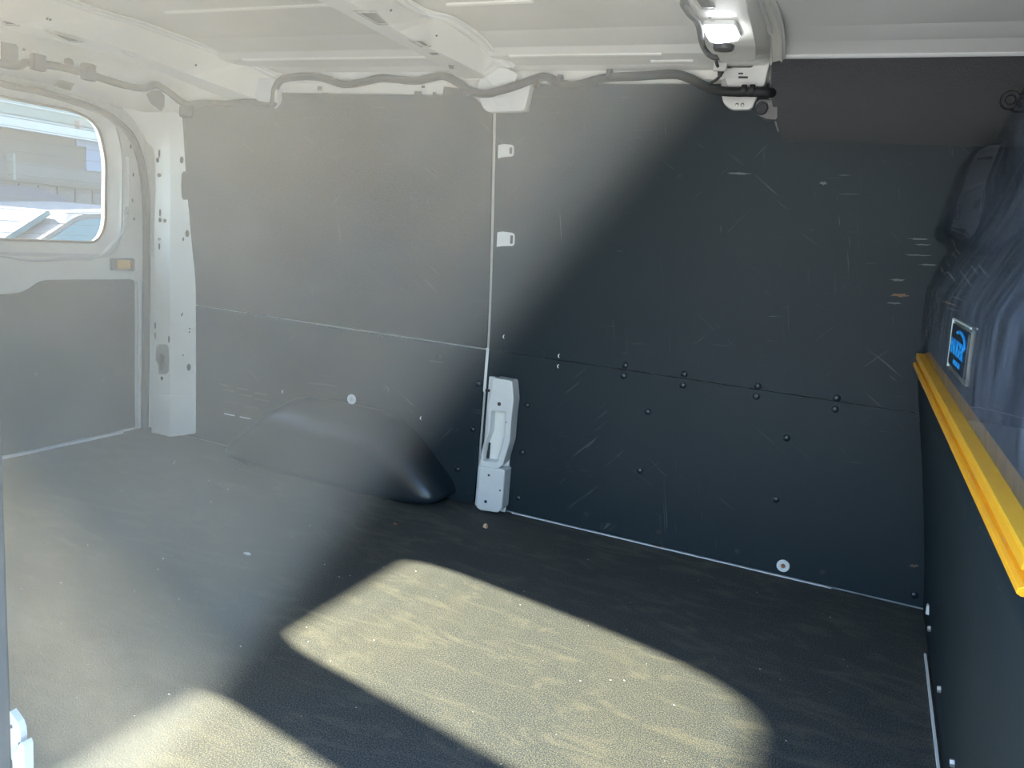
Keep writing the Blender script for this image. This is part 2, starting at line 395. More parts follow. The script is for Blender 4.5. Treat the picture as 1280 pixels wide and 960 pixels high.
# ---------------------------------------------------------------- lower centre pillar (white, with an opening)
def pillar():
    t = empty('body_pillar', (-1.33, 0, 0), label='short white steel pillar with a long opening, on the far wall at the seam', cat='pillar')
    yb, yf = -.010, -.062
    def ol(pix, y): return [(p.x, p.z) for p in (U(a, b, 'y', y) for a, b in pix)]
    back = rnd(ol([(612, 470), (641, 474), (646, 487), (637, 575), (632, 640), (622, 640), (594, 634), (598, 585), (605, 560)], -.012), [.004, .02, .012, .01, .003, .003, .003, .01, .01], 4)
    adopt(sheet('flange', [back], lambda u, v, w_: (u, yb-w_+.004, v), .010, WHITE_G, None, bevel=.002), t)
    hole = rnd(ol([(614, 514), (632, 515), (630, 545), (621, 578), (603, 576), (606, 556), (612, 540)], yf), .006, 3)
    body = rnd(ol([(616, 472), (640, 476), (642, 500), (639, 525), (637, 552), (628, 582), (622, 586), (600, 583), (601, 566), (608, 540), (609, 505), (612, 495)], yf), .009, 3)
    adopt(sheet('pillar_shell', [body, hole], lambda u, v, w_: (u, yf+w_, v), .052, WHITE_G, None, bevel=.004), t)
    adopt(box('inner_web', (-1.368, -.026, .12), (-1.290, -.020, .37), WHITE, None, 0), t)
    adopt(box('cable_clip', (-1.362, -.034, .18), (-1.352, -.027, .235), BLACKM, None, .002), t)
    foot = rnd(ol([(599, 583), (626, 586), (631, 588), (627, 636), (622, 641), (600, 638), (595, 634)], -.067), .005, 3)
    adopt(sheet('pillar_foot', [foot], lambda u, v, w_: (u, -.067+w_, v), .056, WHITE_G, None, bevel=.005), t)
    for (px, py, r, y) in ((624, 505, .0065, yf), (611, 594, .004, -.067), (607, 627, .0055, -.067), (633, 528, .002, yf), (625, 613, .003, -.0675)):
        p = U(px, py, 'y', y-.0005); adopt(disc('hole', p, (0, -1, 0), r, .0008, SLOT), t)
    p = U(609, 488, 'y', -.02); adopt(box('seam_clip', (p.x-.006, -.024, p.z-.004), (p.x+.008, -.006, p.z+.004), BLACKM, None, .001), t)
pillar()
# bright body strip seen in the seams
box('seam_strip', (-1.406, -.0070, .40), (-1.396, -.0035, .55), CAPW, wb, 0)
# hooks at the seam
for (a, b, lb) in (((629, 181), (645, 198), 'upper white slotted tab beside the vertical wall seam'), ((624, 289), (642, 309), 'lower white slotted tab beside the vertical wall seam')):
    p, q = U(*a, 'y', -.03), U(*b, 'y', -.03)
    y = wy((p.z+q.z)/2)-.009
    def mp(u, v, w_, y=y): return (u, wy(v)-.0088-w_, v)
    t = empty('strap_tab', ((p.x+q.x)/2, y, q.z), label=lb, cat='tab', group='white slotted tabs at the seam')
    adopt(sheet('plate', [rnd([(p.x-.006, p.z-.004), (p.x+.012, p.z), (q.x, p.z-.002), (q.x+.001, q.z+.004), (p.x+.012, q.z), (p.x-.006, q.z-.004)], [.002, .003, .012, .012, .003, .002], 4)], mp, .004, WHITE_G), t)
    adopt(sheet('slot', [rnd([(q.x-.014, p.z-.010), (q.x-.005, p.z-.010), (q.x-.005, q.z+.010), (q.x-.014, q.z+.010)], .0025, 3)],
                lambda u, v, w_: (u, wy(v)-.0128-w_, v), .0008, SLOT), t)
# white caps on the boards
for (px, py, lb, y) in ((440, 499, 'round white plastic plug above the black wheel arch cover', -.012), (979, 707, 'round white washer with rusty screw, low on the black wall by the bulkhead', -.009)):
    p = U(px, py, 'y', y)
    t = empty('wall_plug', p, label=lb, cat='plug')
    adopt(disc('washer', p, (0, -1, 0), .0185, .006, CAPW, None, n=20, hole=.008), t)
    adopt(disc('screw_head', p+Vector((0, -.002, 0)), (0, -1, 0), .0065, .005, STEEL if px < 600 else RUST, None, True, 8), t)
# thin light joint between floor and wall
fj = box('baseboard_far', (-1.26, -.0105, .0), (-.24, -.0085, .0032), CAPW, None, 0); tag(fj, 'thin white line of body metal where floor meets far wall', kind='structure')

# ---------------------------------------------------------------- rear D pillar
def rear_pillar():
    t = empty('rear_pillar', (-2.8, -.05, 0), label='tall white perforated pillar between the black wall and the rear door', cat='pillar')
    rows = [548, 500, 400, 300, 200, 165, 140, 118]
    A = [U(190+2*(r < 500)+1.5*(r < 350), r, 'x', -2.885) for r in (541, 500, 400, 300, 200)] + [U(182, 174, 'x', -2.895), U(166, 148, 'x', -2.905), U(140, 124, 'x', -2.915)]
    B = [U(213, r, 'y', -.052) for r in (545, 500, 400, 300, 200)] + [U(211, 165, 'y', -.056), U(207, 140, 'y', -.062), U(200, 118, 'y', -.07)]
    C_ = [U(244, r, 'y', -.010) for r in (541, 500, 400, 300)] + [U(241, 200, 'y', -.028), U(238, 165, 'y', -.035), U(243, 138, 'y', -.045), U(262, 112, 'y', -.055)]
    A0 = [p+Vector((.012, .05, 0)) for p in A]
    adopt(loft('pillar_shell', [A0, A, B, C_, [p+Vector((.01, .03, 0)) for p in C_]], WHITE, None, .003, 5, True, .004), t)
    # foot doubler: collar across both faces
    def on(a, b, k): return a.lerp(b, k)
    adopt(loft('foot_plate', [[U(189.5, r, 'x', -2.882) for r in (540, 520, 494)], [U(213, r, 'y', -.056) for r in (546, 522, 494)], [U(243.5, r, 'y', -.014) for r in (542, 520, 494)]], WHITE, None, .003, 0, True, .002), t)
    def spot(px, py, w_, h, face, m=SLOT, rr=.8):
        """opening of w x h pixels on one of the two faces"""
        k = (px-190)/23 if face == 'A' else (px-213)/30
        pts = []
        n = 10
        for i in range(n):
            a = 2*math.pi*i/n; e = .45 if rr < .5 else 1
            ca, sa = math.cos(a), math.sin(a)
            X = px+w_/2*math.copysign(abs(ca)**e, ca); Y = py+h/2*math.copysign(abs(sa)**e, sa)
            if face == 'A': pts.append(U(X, Y, 'y', -.0565))
            else:
                kk = (X-213)/30; pts.append(U(X, Y, 'y', -.0555+kk*.042-.001-(.014 if Y < 330 else 0)*kk))
        bm = bmesh.new(); f = bm.faces.new([bm.verts.new(p) for p in pts])
        adopt(link('opening', bm, m, None, False), t)
    for a in ((199, 192, 2.5, 11), (197, 200, 4, 7), (199, 219, 5, 5), (200, 266, 2.5, 10), (200, 275, 4, 6), (206, 276, 4, 5), (199, 299, 4, 4), (199, 308, 2.2, 9), (194, 407, 2, 9), (194, 420, 2.5, 9), (211, 424, 2, 9),
              (202, 473, 4, 5), (202, 502, 4.5, 6), (193, 500, 1.6, 7), (208, 502, 1.6, 8), (195, 519, 1.6, 8), (212, 517, 2, 2.5), (212, 523, 2, 2.5), (202, 534, 4, 8)): spot(*a, 'A')
    spot(203, 449, 17, 38, 'A', mat('pillar_cavity', (.32, .32, .31), .8), .3); spot(202, 452, 9, 22, 'A', SLOT, .9)  # grey and dark faces painted as the shade within the cavity
    for a in ((227, 200, 4.5, 9), (229, 299, 2, 5), (234, 292, 5, 9), (227, 394, 2, 2), (228, 392, 2, 2), (237, 411, 2, 2), (237, 415, 2, 2), (229, 444, 2, 2), (236, 459, 5, 9), (227, 510, 3, 7), (226, 534, 3, 4)): spot(*a, 'B')
    spot(233, 232, 13, 36, 'B', SLOT, .3)
rear_pillar()

# ---------------------------------------------------------------- rear header (above the rear doors)
hd = empty('rear_header', (-2.8, -.8, 1.3), label='white pressed steel header above the rear door window', cat='header')
def Hh(px, py, x): return U(px, py, 'x', x)
top_ = [Vector((-2.62, -1.70, 1.33)), Vector((-2.66, -1.25, 1.40)), Vector((-2.70, -.90, 1.405)), U(0, 30, 'x', -2.72), U(60, 42, 'x', -2.72), U(120, 56, 'x', -2.70), U(180, 76, 'x', -2.67), U(240, 92, 'x', -2.62), U(318, 112, 'y', -.052)]
mid_ = [Vector((-2.84, -1.70, 1.28)), Vector((-2.84, -1.25, 1.33)), Vector((-2.84, -.90, 1.345)), U(0, 62, 'x', -2.84), U(60, 72, 'x', -2.84), U(120, 88, 'x', -2.82), U(170, 104, 'x', -2.80), U(225, 118, 'x', -2.72), U(300, 134, 'y', -.050)]
bot_ = [Vector((-2.92, -1.70, 1.20)), Vector((-2.92, -1.25, 1.275)), Vector((-2.92, -.90, 1.29)), U(0, 92, 'x', -2.92), U(60, 105, 'x', -2.92), U(115, 120, 'x', -2.92), U(160, 138, 'x', -2.91), U(215, 140, 'x', -2.78), U(255, 146, 'y', -.045)]
adopt(loft('header_shell', [top_, mid_, bot_], WHITE, None, .004, 4, True), hd)
lip = [p+Vector((-.05, 0, .015)) for p in bot_]
adopt(box('header_back', (-3.10, -1.75, 1.285), (-3.045, .05, 1.505), WHITE, None, .004), hd)
adopt(loft('header_lip', [bot_[:7], lip[:7]], WHITE, None, .003, 4, True), hd)
def dark(par, pix, ax, off, m=SLOT, name='opening', proud=.003):
    bm = bmesh.new(); d = {'x': Vector((proud, 0, 0)), 'y': Vector((0, -proud, 0)), 'z': Vector((0, 0, -proud))}[ax]
    bm.faces.new([bm.verts.new(U(a, b, ax, off)+d) for a, b in pix]); return adopt(link(name, bm, m, None, False), par)
dark(hd, [(72, 99), (93, 104), (87, 113), (68, 108)], 'x', -2.855)
dark(hd, [(0, 50), (18, 53), (22, 60), (22, 78), (15, 85), (0, 83)], 'x', -2.80)
dark(hd, [(182, 118), (188, 113), (200, 113), (205, 120), (205, 133), (201, 139), (188, 130)], 'x', -2.75)
dark(hd, [(78, 78), (80, 73), (85, 72), (90, 75), (92, 82), (84, 84)], 'x', -2.80)
for px, py in ((30, 62), (125, 83)): adopt(disc('hole', U(px, py, 'x', -2.80), (1, -.2, -.4), .005, .001, SLOT), hd)
# rubber seal round the rear opening
seal_pts = [tuple(U(a, b, 'x', -2.925)) for a, b in ((181, 536), (182, 450), (183, 360), (183, 270), (179, 215), (166, 174), (146, 152), (118, 136), (60, 117), (0, 104))] + [(-2.925, -.90, 1.285), (-2.925, -1.3, 1.27), (-2.925, -1.6, 1.15), (-2.925, -1.66, .6), (-2.925, -1.66, .01)]
o = tube('door_seal', seal_pts, .0175, RUBBER, None, 12, 6, .7); tag(o, 'dark rubber seal running round the rear door opening', 'seal')

for nm, y0, y1 in (('wall_rear_corner', -.030, .05), ('wall_rear_corner_near', -1.79, -1.69)):
    o = box(nm, (-3.12, y0, -.12), (-3.046, y1, 1.50), WHITE, None, .01); tag(o, 'white rear body corner beside the rear doors', kind='structure')
# ---------------------------------------------------------------- rear doors
def rear_door(n, s, label):
    """s maps the local across-coordinate (0 = hinge side) to y"""
    t = empty('door_%d' % n, (-3.0, s(0), 0), kind='structure', label=label)
    f = lambda x: (lambda u, v, w_: (x-w_, s(u), v))
    outer = rnd([(.005, -.02), (.84, -.02), (.84, 1.31), (.10, 1.31), (.005, 1.20)], [.01, .01, .03, .10, .12], 5)
    hole = rnd([(.195, .766), (.72, .766), (.74, .80), (.74, 1.12), (.68, 1.240), (.27, 1.238), (.185, 1.205), (.152, 1.09), (.158, .83)], [.06, .03, .03, .05, .05, .06, .06, .05, .05], 5)
    def grow(lp, d):
        cx = sum(p[0] for p in lp)/len(lp); cz = sum(p[1] for p in lp)/len(lp)
        return [(cx+(p[0]-cx)*(1+d/.29), cz+(p[1]-cz)*(1+d/.23)) for p in lp]
    adopt(sheet('inner_skin', [outer, grow(hole, .028)], f(-2.975), .03, WHITE, None, bevel=.005), t)
    adopt(sheet('outer_skin', [outer, grow(hole, .004)], f(-3.02), .02, WHITE, None, bevel=.004), t)
    # sloping pressed surround of the window
    A_, B_ = grow(hole, .030), hole
    bm = bmesh.new(); ra = [bm.verts.new(f(-2.974)(u, v, 0)) for u, v in A_]; rb = [bm.verts.new(f(-3.012)(u, v, 0)) for u, v in B_]
    rc = [bm.verts.new(f(-2.967)(u, v, 0)) for u, v in grow(hole, .040)]; rd = [bm.verts.new(f(-2.976)(u, v, 0)) for u, v in grow(hole, .055)]
    for P_, Q_ in ((rb, ra), (ra, rc), (rc, rd)):
        for k in range(len(P_)): bm.faces.new((P_[k-1], P_[k], Q_[k], Q_[k-1]))
    adopt(link('window_surround', bm, WHITE_G, None), t)
    # rubber edge and pane with its heater wires
    tube('window_rubber', [f(-3.008)(u, v, 0) for u, v in hole]+[f(-3.008)(*hole[0], 0)], .005, mat('brown_rubber', (.16, .12, .09), .6), None, 8, 0)
    adopt(bpy.data.objects[[o.name for o in bpy.data.objects if o.name.startswith('window_rubber')][-1]], t)
    wn = sheet('window_pane', [grow(hole, .01)], f(-3.018), .004, GLASS, None, smooth=False); adopt(wn, t)
    for k in range(11):
        z = .79+.040*k
        us = [u for u, v in hole if abs(v-z) < .2]; a_ = .17 if z > .85 else .19; b_ = .735 if z < 1.12 else .70
        w_ = tube('heater_wire', [f(-3.0165)(a_, z, 0), f(-3.0165)(b_, z, 0)], .0011, HARN, None, 5, 0); w_.parent = wn; w_.matrix_parent_inverse = Matrix.Translation(t.location).inverted() @ Matrix.Identity(4); w_.matrix_parent_inverse = wn.matrix_world.inverted() if False else Matrix.Translation((0, 0, 0))
    # pressed ridge lower down and stiffening step
    rp = [(.84, .715), (.62, .715), (.50, .700), (.32, .705), (.22, .715), (.13, .79), (.09, .88), (.085, 1.10)]
    adopt(tube('pressed_ridge', [f(-2.976)(u, v, 0) for u, v in rp], .012, WHITE_G, None, 10, 6, .5), t)
    # lower black board
    lp = rnd([(.058, .012), (.80, .012), (.80, .575), (.60, .580), (.52, .585), (.455, .628), (.058, .626)], [.005, .005, .02, .05, .04, .04, .02], 5)
    adopt(sheet('door_board', [lp], lambda u, v, w_: (-2.974+w_, s(u), v), .007, LINING, None), t)
    for (u, v, hh) in ((.066, 1.135, .018), (.055, 1.03, .014), (.060, .93, .014), (.052, .86, .010)):
        adopt(sheet('slot', [rnd([(u, v), (u+.006, v), (u+.006, v+hh), (u, v+hh)], .002, 2)], lambda a, b, w_: (-2.974+w_, s(a), b), .0006, SLOT), t)
    return t
d1 = rear_door(1, lambda u: -.015-u, 'white rear door with a window, black board below, at the far side')
d2 = rear_door(2, lambda u: -1.705+u, 'white rear door with a window, nearer the open side, out of the picture')
# amber door release
p = U(153, 330, 'x', -2.97)
t = empty('door_release', p, label='small amber and black release catch under the rear window', cat='latch')
def qx(pix, x): return [(q.y, q.z) for q in (U(a, b, 'x', x) for a, b in pix)]
adopt(sheet('bezel', [rnd(qx([(139, 323), (168, 323), (168, 339), (139, 338)], -2.965), .006, 3)], lambda u, v, w_: (-2.974+w_, u, v), .010, mat('grey_bezel', (.20, .20, .17), .5), None, bevel=.001), t)
adopt(sheet('release_button', [rnd(qx([(146, 325), (162, 325), (162, 336), (146, 336)], -2.965), .003, 3)], lambda u, v, w_: (-2.965+w_, u, v), .006, ORANGE, None, bevel=.001), t)
adopt(sheet('lock_mark', [qx([(164, 326), (167, 326), (167, 336), (164, 336)], -2.965)], lambda u, v, w_: (-2.9645+w_, u, v), .002, mat('red_mark', (.45, .18, .15), .5), None), t)
tr = box('trim_1', (-2.972, -.80, .0), (-2.955, -.14, .010), CAPW, None, 0); tag(tr, 'thin white sill strip where the floor meets the rear doors', kind='structure')
sp = box('trim_2', (-2.968, -.066, .012), (-2.950, -.040, .62), WHITE_G, None, .004); tag(sp, 'upright white edge strip beside the rear door board', kind='structure')

# ---------------------------------------------------------------- roof bows
def bow(label, upper, lower, rear, ends, th=.003, up=1.475, skew=0):
    t = empty('roof_bow', lower[len(lower)//2], label=label, cat='roof bow')
    back = [Vector((p.x-.010, p.y, p.z+.07)) for p in rear]
    fl_ = [Vector((p.x+.035, p.y, p.z+.008)) for p in upper]
    adopt(loft('bow_shell', [back, rear, lower, upper, fl_], WHITE, None, th, 5, True, .005), t)
    adopt(tube('bow_edge', upper, .0045, WHITE_G, None, 8, 5), t)
    adopt(tube('bow_edge', [p+Vector((.026, 0, .004)) for p in upper], .004, WHITE_G, None, 8, 5), t)
    return t
def Z(px, py, z): return U(px, py, 'z', z)
bA = bow('rearmost white steel roof bow, just in front of the header',
    [Vector((-2.40, -1.68, 1.42)), Vector((-2.50, -1.2, 1.480)), Z(115, 15, 1.480), Z(170, 31, 1.480), Z(250, 60, 1.468), Z(298, 78, 1.446), U(343, 97, 'y', -.075)],
    [Vector((-2.48, -1.68, 1.36)), Vector((-2.52, -1.2, 1.402)), Z(0, 22, 1.402), Z(110, 48, 1.402), Z(180, 70, 1.398), Z(240, 94, 1.380), U(322, 124, 'y', -.075)],
    [Vector((-2.58, -1.68, 1.37)), Vector((-2.63, -1.2, 1.408)), Z(0, 34, 1.405), Z(90, 55, 1.405), Z(160, 77, 1.400), Z(215, 96, 1.388), U(285, 124, 'y', -.070)], None)
bB = bow('white steel roof bow above the white wall seam',
    [Vector((-1.28, -1.68, 1.41)), Vector((-1.345, -1.2, 1.480)), Z(501, 6, 1.480), Z(553, 25, 1.478), Z(589, 48, 1.468), Z(606, 66, 1.452), U(632, 86, 'y', -.085)],
    [Vector((-1.42, -1.68, 1.35)), Vector((-1.41, -1.2, 1.400)), Z(434, 0, 1.402), Z(512, 47, 1.402), Z(567, 74, 1.400), Z(594, 88, 1.396), U(612, 97, 'y', -.075)],
    [Vector((-1.52, -1.68, 1.36)), Vector((-1.51, -1.2, 1.405)), Z(398, 0, 1.406), Z(469, 38, 1.406), Z(530, 70, 1.403), Z(560, 86, 1.400), U(582, 98, 'y', -.070)], None)
bC = bow('white steel roof bow over the headliner edge carrying the lamp',
    [Vector((-.50, -1.68, 1.41)), Vector((-.53, -1.2, 1.480)), Z(945, -8, 1.478), Z(952, 12, 1.474), Z(959, 32, 1.466), Z(963, 55, 1.450), U(964, 82, 'y', -.080)],
    [Vector((-.56, -1.68, 1.36)), Vector((-.57, -1.2, 1.402)), Z(928, -8, 1.404), Z(934, 14, 1.404), Z(940, 36, 1.402), Z(944, 58, 1.399), U(942, 83, 'y', -.085)],
    [Vector((-.72, -1.68, 1.36)), Vector((-.72, -1.2, 1.404)), Z(848, -8, 1.406), Z(862, 14, 1.406), Z(878, 38, 1.404), Z(892, 60, 1.402), U(906, 84, 'y', -.085)], None)
# flanged slots under the bows
def slot(par, pix, z, lip=True):
    if lip:
        cx = sum(a for a, b in pix)/len(pix); cy = sum(b for a, b in pix)/len(pix)
        big = [(cx+(a-cx)*1.25+(-2), cy+(b-cy)*1.28+1.2) for a, b in pix]
        bm = bmesh.new(); ro = [bm.verts.new(U(a, b, 'z', z-.001)) for a, b in big]; ri = [bm.verts.new(U(a, b, 'z', z-.007)) for a, b in pix]
        for k in range(len(ro)): bm.faces.new((ro[k-1], ro[k], ri[k], ri[k-1]))
        adopt(link('slot_lip', bm, WHITE_G, None), par)
    dark(par, pix, 'z', z, proud=.004)
for q in ([(446, 14), (470, 14), (485, 29), (473, 29)], [(512, 49), (527, 49), (539, 57), (526, 57)]): slot(bB, q, 1.405)
for q in ([(536, 64), (546, 64), (550, 66), (540, 67)], [(560, 79), (568, 80), (574, 85), (562, 84)]): slot(bB, q, 1.402, False)
for q in ([(0, 23), (16, 27), (26, 31), (8, 30)], [(60, 38), (95, 48), (105, 51), (85, 51)], [(152, 63), (168, 67), (178, 70), (165, 71)]): slot(bA, q, 1.404)
slot(bC, [(868, -4), (887, -4), (893, 9), (877, 9)], 1.405)
for q in ([(885, 19), (889, 19), (890, 20.5), (886, 20.5)], [(888, 23.5), (893, 23.5), (894, 25), (889, 25)]): slot(bC, q, 1.404, False)
for px, py in ((486, 12), (543, 44), (591, 74)):
    p = U(px, py, 'z', 1.436); adopt(disc('hole', p+Vector((.006, 0, -.002)), (1, 0, -.8), .004, .001, SLOT), bB)
for px, py in ((13, 11), (58, 23), (62, 24), (101, 35), (176, 58), (244, 81), (299, 106), (303, 108)):
    p = U(px, py, 'z', 1.43 if px < 200 else 1.405); adopt(disc('hole', p+Vector((.003, 0, -.001)), (1, 0, -.6), .004, .001, SLOT), bA)
# end brackets / feet of the bows on the wall
def foot(par, pix, y, inner=None, name='bow_foot', th=.03, rr=.012):
    lp = rnd([(p.x, p.z) for p in (U(a, b, 'y', y) for a, b in pix)], rr, 4)
    adopt(sheet(name, [lp], lambda u, v, w_: (u, y+w_, v), th, WHITE_G, None, bevel=.004), par)
foot(bB, [(597, 98), (640, 92), (664, 104), (655, 139), (606, 140), (597, 122)], -.085, rr=.02)
foot(bB, [(603, 82), (632, 84), (648, 92), (643, 104), (618, 110), (604, 96)], -.100, th=.05, rr=.012)
foot(bB, [(616, 122), (638, 120), (637, 131), (620, 132)], -.089, th=.01, rr=.005, name='pressed_step')
foot(bA, [(322, 98), (345, 97), (346, 124), (338, 135), (318, 124)], -.090, th=.05, rr=.015)
foot(bC, [(900, 98), (958, 98), (945, 122), (940, 137), (912, 137), (903, 128)], -.080, rr=.015)
foot(bC, [(903, 84), (940, 84), (952, 68), (964, 70), (955, 108), (908, 108)], -.105, th=.05, rr=.006)
for (x0, y0, x1, y1) in ((908, 83, 914, 85.5), (923, 95.5, 935, 98), (911, 71.5, 920, 73), (923, 91, 929, 93)):
    dark(bC, [(x0, y0), (x1, y0), (x1, y1), (x0, y1)], 'y', -.1065, proud=.001)
for (px, py) in ((921, 131), (928, 131)): adopt(disc('rivet', U(px, py, 'y', -.081), (0, -1, 0), .005, .003, STEEL, None, True), bC)
# rough sealant bead at the edge of the headliner
o = tube('sealant_bead', [U(948, -6, 'z', 1.472), U(953, 10, 'z', 1.470), U(959, 28, 'z', 1.463), U(963, 42, 'z', 1.454)], .006, CAPW, None, 8, 8, .8, .3); tag(o, 'rough white sealant bead along the headliner edge', 'sealant')
# small bright roof gap / rectangular cut out seen at the top left
# rail openings above the upper left board
for q in ([(397, 108), (402, 108), (402, 113), (397, 113)], [(403, 116), (411, 116), (411, 120), (403, 120)], [(518, 114), (527, 114), (527, 119.5), (518, 119.5)], [(527, 107), (531, 107), (531, 110), (527, 110)], [(541, 115), (545, 115), (545, 119.5), (541, 119.5)], [(555, 108), (575, 111), (582, 115), (582, 121), (553, 120)], [(301, 120), (304, 120), (304, 124), (301, 124)], [(317, 121), (320, 121), (320, 125), (317, 125)]):
    y = -.058
    bm = bmesh.new(); bm.faces.new([bm.verts.new(U(a, b, 'y', y)) for a, b in q]); link('rail_opening', bm, SLOT, wb, False)

# ---------------------------------------------------------------- wiring harness
HP_ = [(-2.70, -1.2, 1.30, 0)]
path = [Vector((-2.83, -1.1, 1.335)), U(0, 79, 'x', -2.80), U(35, 78, 'x', -2.79), U(60, 81, 'x', -2.78), U(90, 87, 'x', -2.78), U(118, 95, 'x', -2.77), U(150, 105, 'x', -2.77), U(178, 110, 'x', -2.75), U(196, 106, 'x', -2.73),
        U(212, 116, 'x', -2.71), U(232, 130, 'y', -.07)] + [U(a, b, 'y', -.082) for a, b in ((258, 129), (285, 130), (310, 128), (330, 131), (341, 130), (344, 112), (352, 100), (372, 96), (400, 97), (428, 105), (452, 103), (478, 98), (520, 101), (552, 95), (572, 103), (587, 113))] + \
       [U(606, 117, 'y', -.115), U(626, 113, 'y', -.122), U(648, 106, 'y', -.112)] + [U(a, b, 'y', -.095) for a, b in ((664, 100), (682, 96), (698, 103), (716, 107), (738, 102), (760, 97), (800, 95), (842, 93), (862, 98), (880, 107))] + [U(a, b, 'y', -.122) for a, b in ((903, 114), (935, 115), (955, 115))] + [U(963, 116, 'y', -.100), U(970, 116, 'y', -.062)]
hs = empty('wiring_harness', path[20], label='long black taped wiring harness looping along the top of the far wall', cat='cable')
adopt(tube('loom', path, .0125, HARN, None, 12, 6, 1, .03), hs)
for (px, py, ax, v, dx, dz) in ((45, 78, 'x', -2.78, .045, .05), (108, 90, 'x', -2.765, .045, .055)):
    p = U(px, py, ax, v); adopt(box('loom_clip', (p.x-.004, p.y-dx/2, p.z-dz/2), (p.x+.022, p.y+dx/2, p.z+dz/2), HARN, None, .005), hs)
p = U(233, 140, 'y', -.075); adopt(box('junction_sleeve', (p.x-.028, p.y-.016, p.z-.022), (p.x+.028, p.y+.012, p.z+.024), HARN, None, .012), hs)
for (px, py) in ((930, 113), (940, 113), (762, 93), (671, 104), (700, 100)):
    p = U(px, py, 'y', -.125 if px > 900 else -.098)
    adopt(tube('cable_tie', [p+Vector((-.006, 0, -.0)), p+Vector((.006, 0, 0))], .0155, BLACKM, None, 12, 0), hs)

# ---------------------------------------------------------------- lamp and its lead
lc = U(901, 41, 'z', 1.396)
lt = empty('cargo_lamp', lc, label='bright lit rectangular load lamp under the front roof bow', cat='lamp')
lq = [(U(a, b, 'z', 1.392).x, U(a, b, 'z', 1.392).y) for a, b in ((879, 33), (917, 33), (924, 47), (897, 51), (887, 48))]
adopt(sheet('lamp_base', [rnd([(lc.x+(a-lc.x)*1.12, lc.y+(b-lc.y)*1.12) for a, b in lq], .008, 3)], lambda u, v, w_: (u, v, 1.4035-w_), .010, CAPW, None, bevel=.002), lt)
adopt(sheet('lens', [rnd(lq, .008, 3)], lambda u, v, w_: (u, v, 1.394-w_), .009, LAMP, None, bevel=.003), lt)
pt = U(905, 56, 'z', 1.400); adopt(disc('lamp_socket', pt, (0, 0, -1), .024, .012, HARN, None, n=18), lt)
o = tube('lamp_cable', [Vector((-.75, -1.3, 1.398)), U(844, -12, 'z', 1.398), U(854, 5, 'z', 1.396), U(862, 17, 'z', 1.394), U(872, 28, 'z', 1.392), U(876, 45, 'z', 1.388), U(879, 58, 'y', -.22), U(886, 68, 'y', -.20), U(895, 72, 'y', -.19), U(903, 68, 'y', -.19), U(906, 57, 'y', -.21)], .007, HARN, None, 10, 6)
tag(o, 'black cable running along the front roof bow to the lit lamp', 'cable')
t = empty('cable_drop', U(896, 72, 'y', -.18), label='thin black wire with a silver taped joint hanging below the lamp', cat='cable')
adopt(tube('wire', [U(895, 72, 'y', -.19), U(896, 80, 'y', -.17), U(899, 86, 'y', -.15), U(901, 92, 'y', -.13), U(896, 99, 'y', -.125), U(886, 105, 'y', -.115)], .004, HARN, None, 8, 5), t)
p = U(900, 84, 'y', -.155); adopt(box('taped_joint', (p.x-.018, p.y-.006, p.z-.010), (p.x+.018, p.y+.006, p.z+.012), TAPE, None, .003), t)
p = U(901, 91, 'y', -.14); adopt(tube('plug', [p+Vector((0, 0, .006)), p+Vector((-.002, 0, -.010))], (.010, .005), HARN, None, 10, 0), t)

# ---------------------------------------------------------------- black overhead trim beside the headliner
t = empty('overhead_trim', (-.3, -.09, 1.23), label='grained black trim flap hanging from the roof edge above the wall', cat='trim panel')
def ovm(y0):
    def f(u, v, w_):
        k = (1.436-v)/.2
        return (u, y0+.05*k*k-w_, v)
    return f
op = rnd([(-.592, 1.4365), (-.583, 1.33), (-.543, 1.234), (-.50, 1.230), (.42, 1.222), (.42, 1.440)], [.006, .10, .02, .01, .01, .006], 6)
adopt(sheet('trim_face', [op], ovm(-.086), .016, GRAIN, None, cuts=[('v', 1.24+.025*k) for k in range(8)], bevel=.004), t)
adopt(sheet('trim_return', [rnd([(-.596, 1.436), (-.588, 1.33), (-.550, 1.238), (-.535, 1.236), (-.572, 1.33), (-.578, 1.436)], .004, 3)], lambda u, v, w_: (u, -.095+.05*((1.436-v)/.2)**2+w_, v), .045, ARCH, None), t)
p = U(1263, 125, 'y', -.095); adopt(disc('trim_fastener', p+Vector((0, .008, 0)), (0, -1, 0), .022, .012, GRAIN, None, n=20, hole=.012), t)
t = empty('speaker_mount', U(948, 136, 'y', -.09), label='small grey bracket with a round black pad left of the black trim flap', cat='bracket')
lp = rnd([(p.x, p.z) for p in (U(a, b, 'y', -.085) for a, b in ((948, 124), (972, 124), (972, 150), (955, 148), (944, 142), (944, 130)))], .010, 4)
adopt(sheet('bracket_plate', [lp], lambda u, v, w_: (u, -.085+w_, v), .03, mat('grey_speckled', (.16, .165, .17), .6, bump=.6, bscale=350), None, bevel=.002), t)
adopt(disc('round_pad', U(952, 136, 'y', -.088), (0, -1, 0), .0165, .010, GRAIN, None, n=20), t)

# ---------------------------------------------------------------- bulkhead / partition
bk = empty('bulkhead', (-.1, -.85, 0), label='van partition with black lower board, yellow rail and clear plastic upper shield', cat='partition')
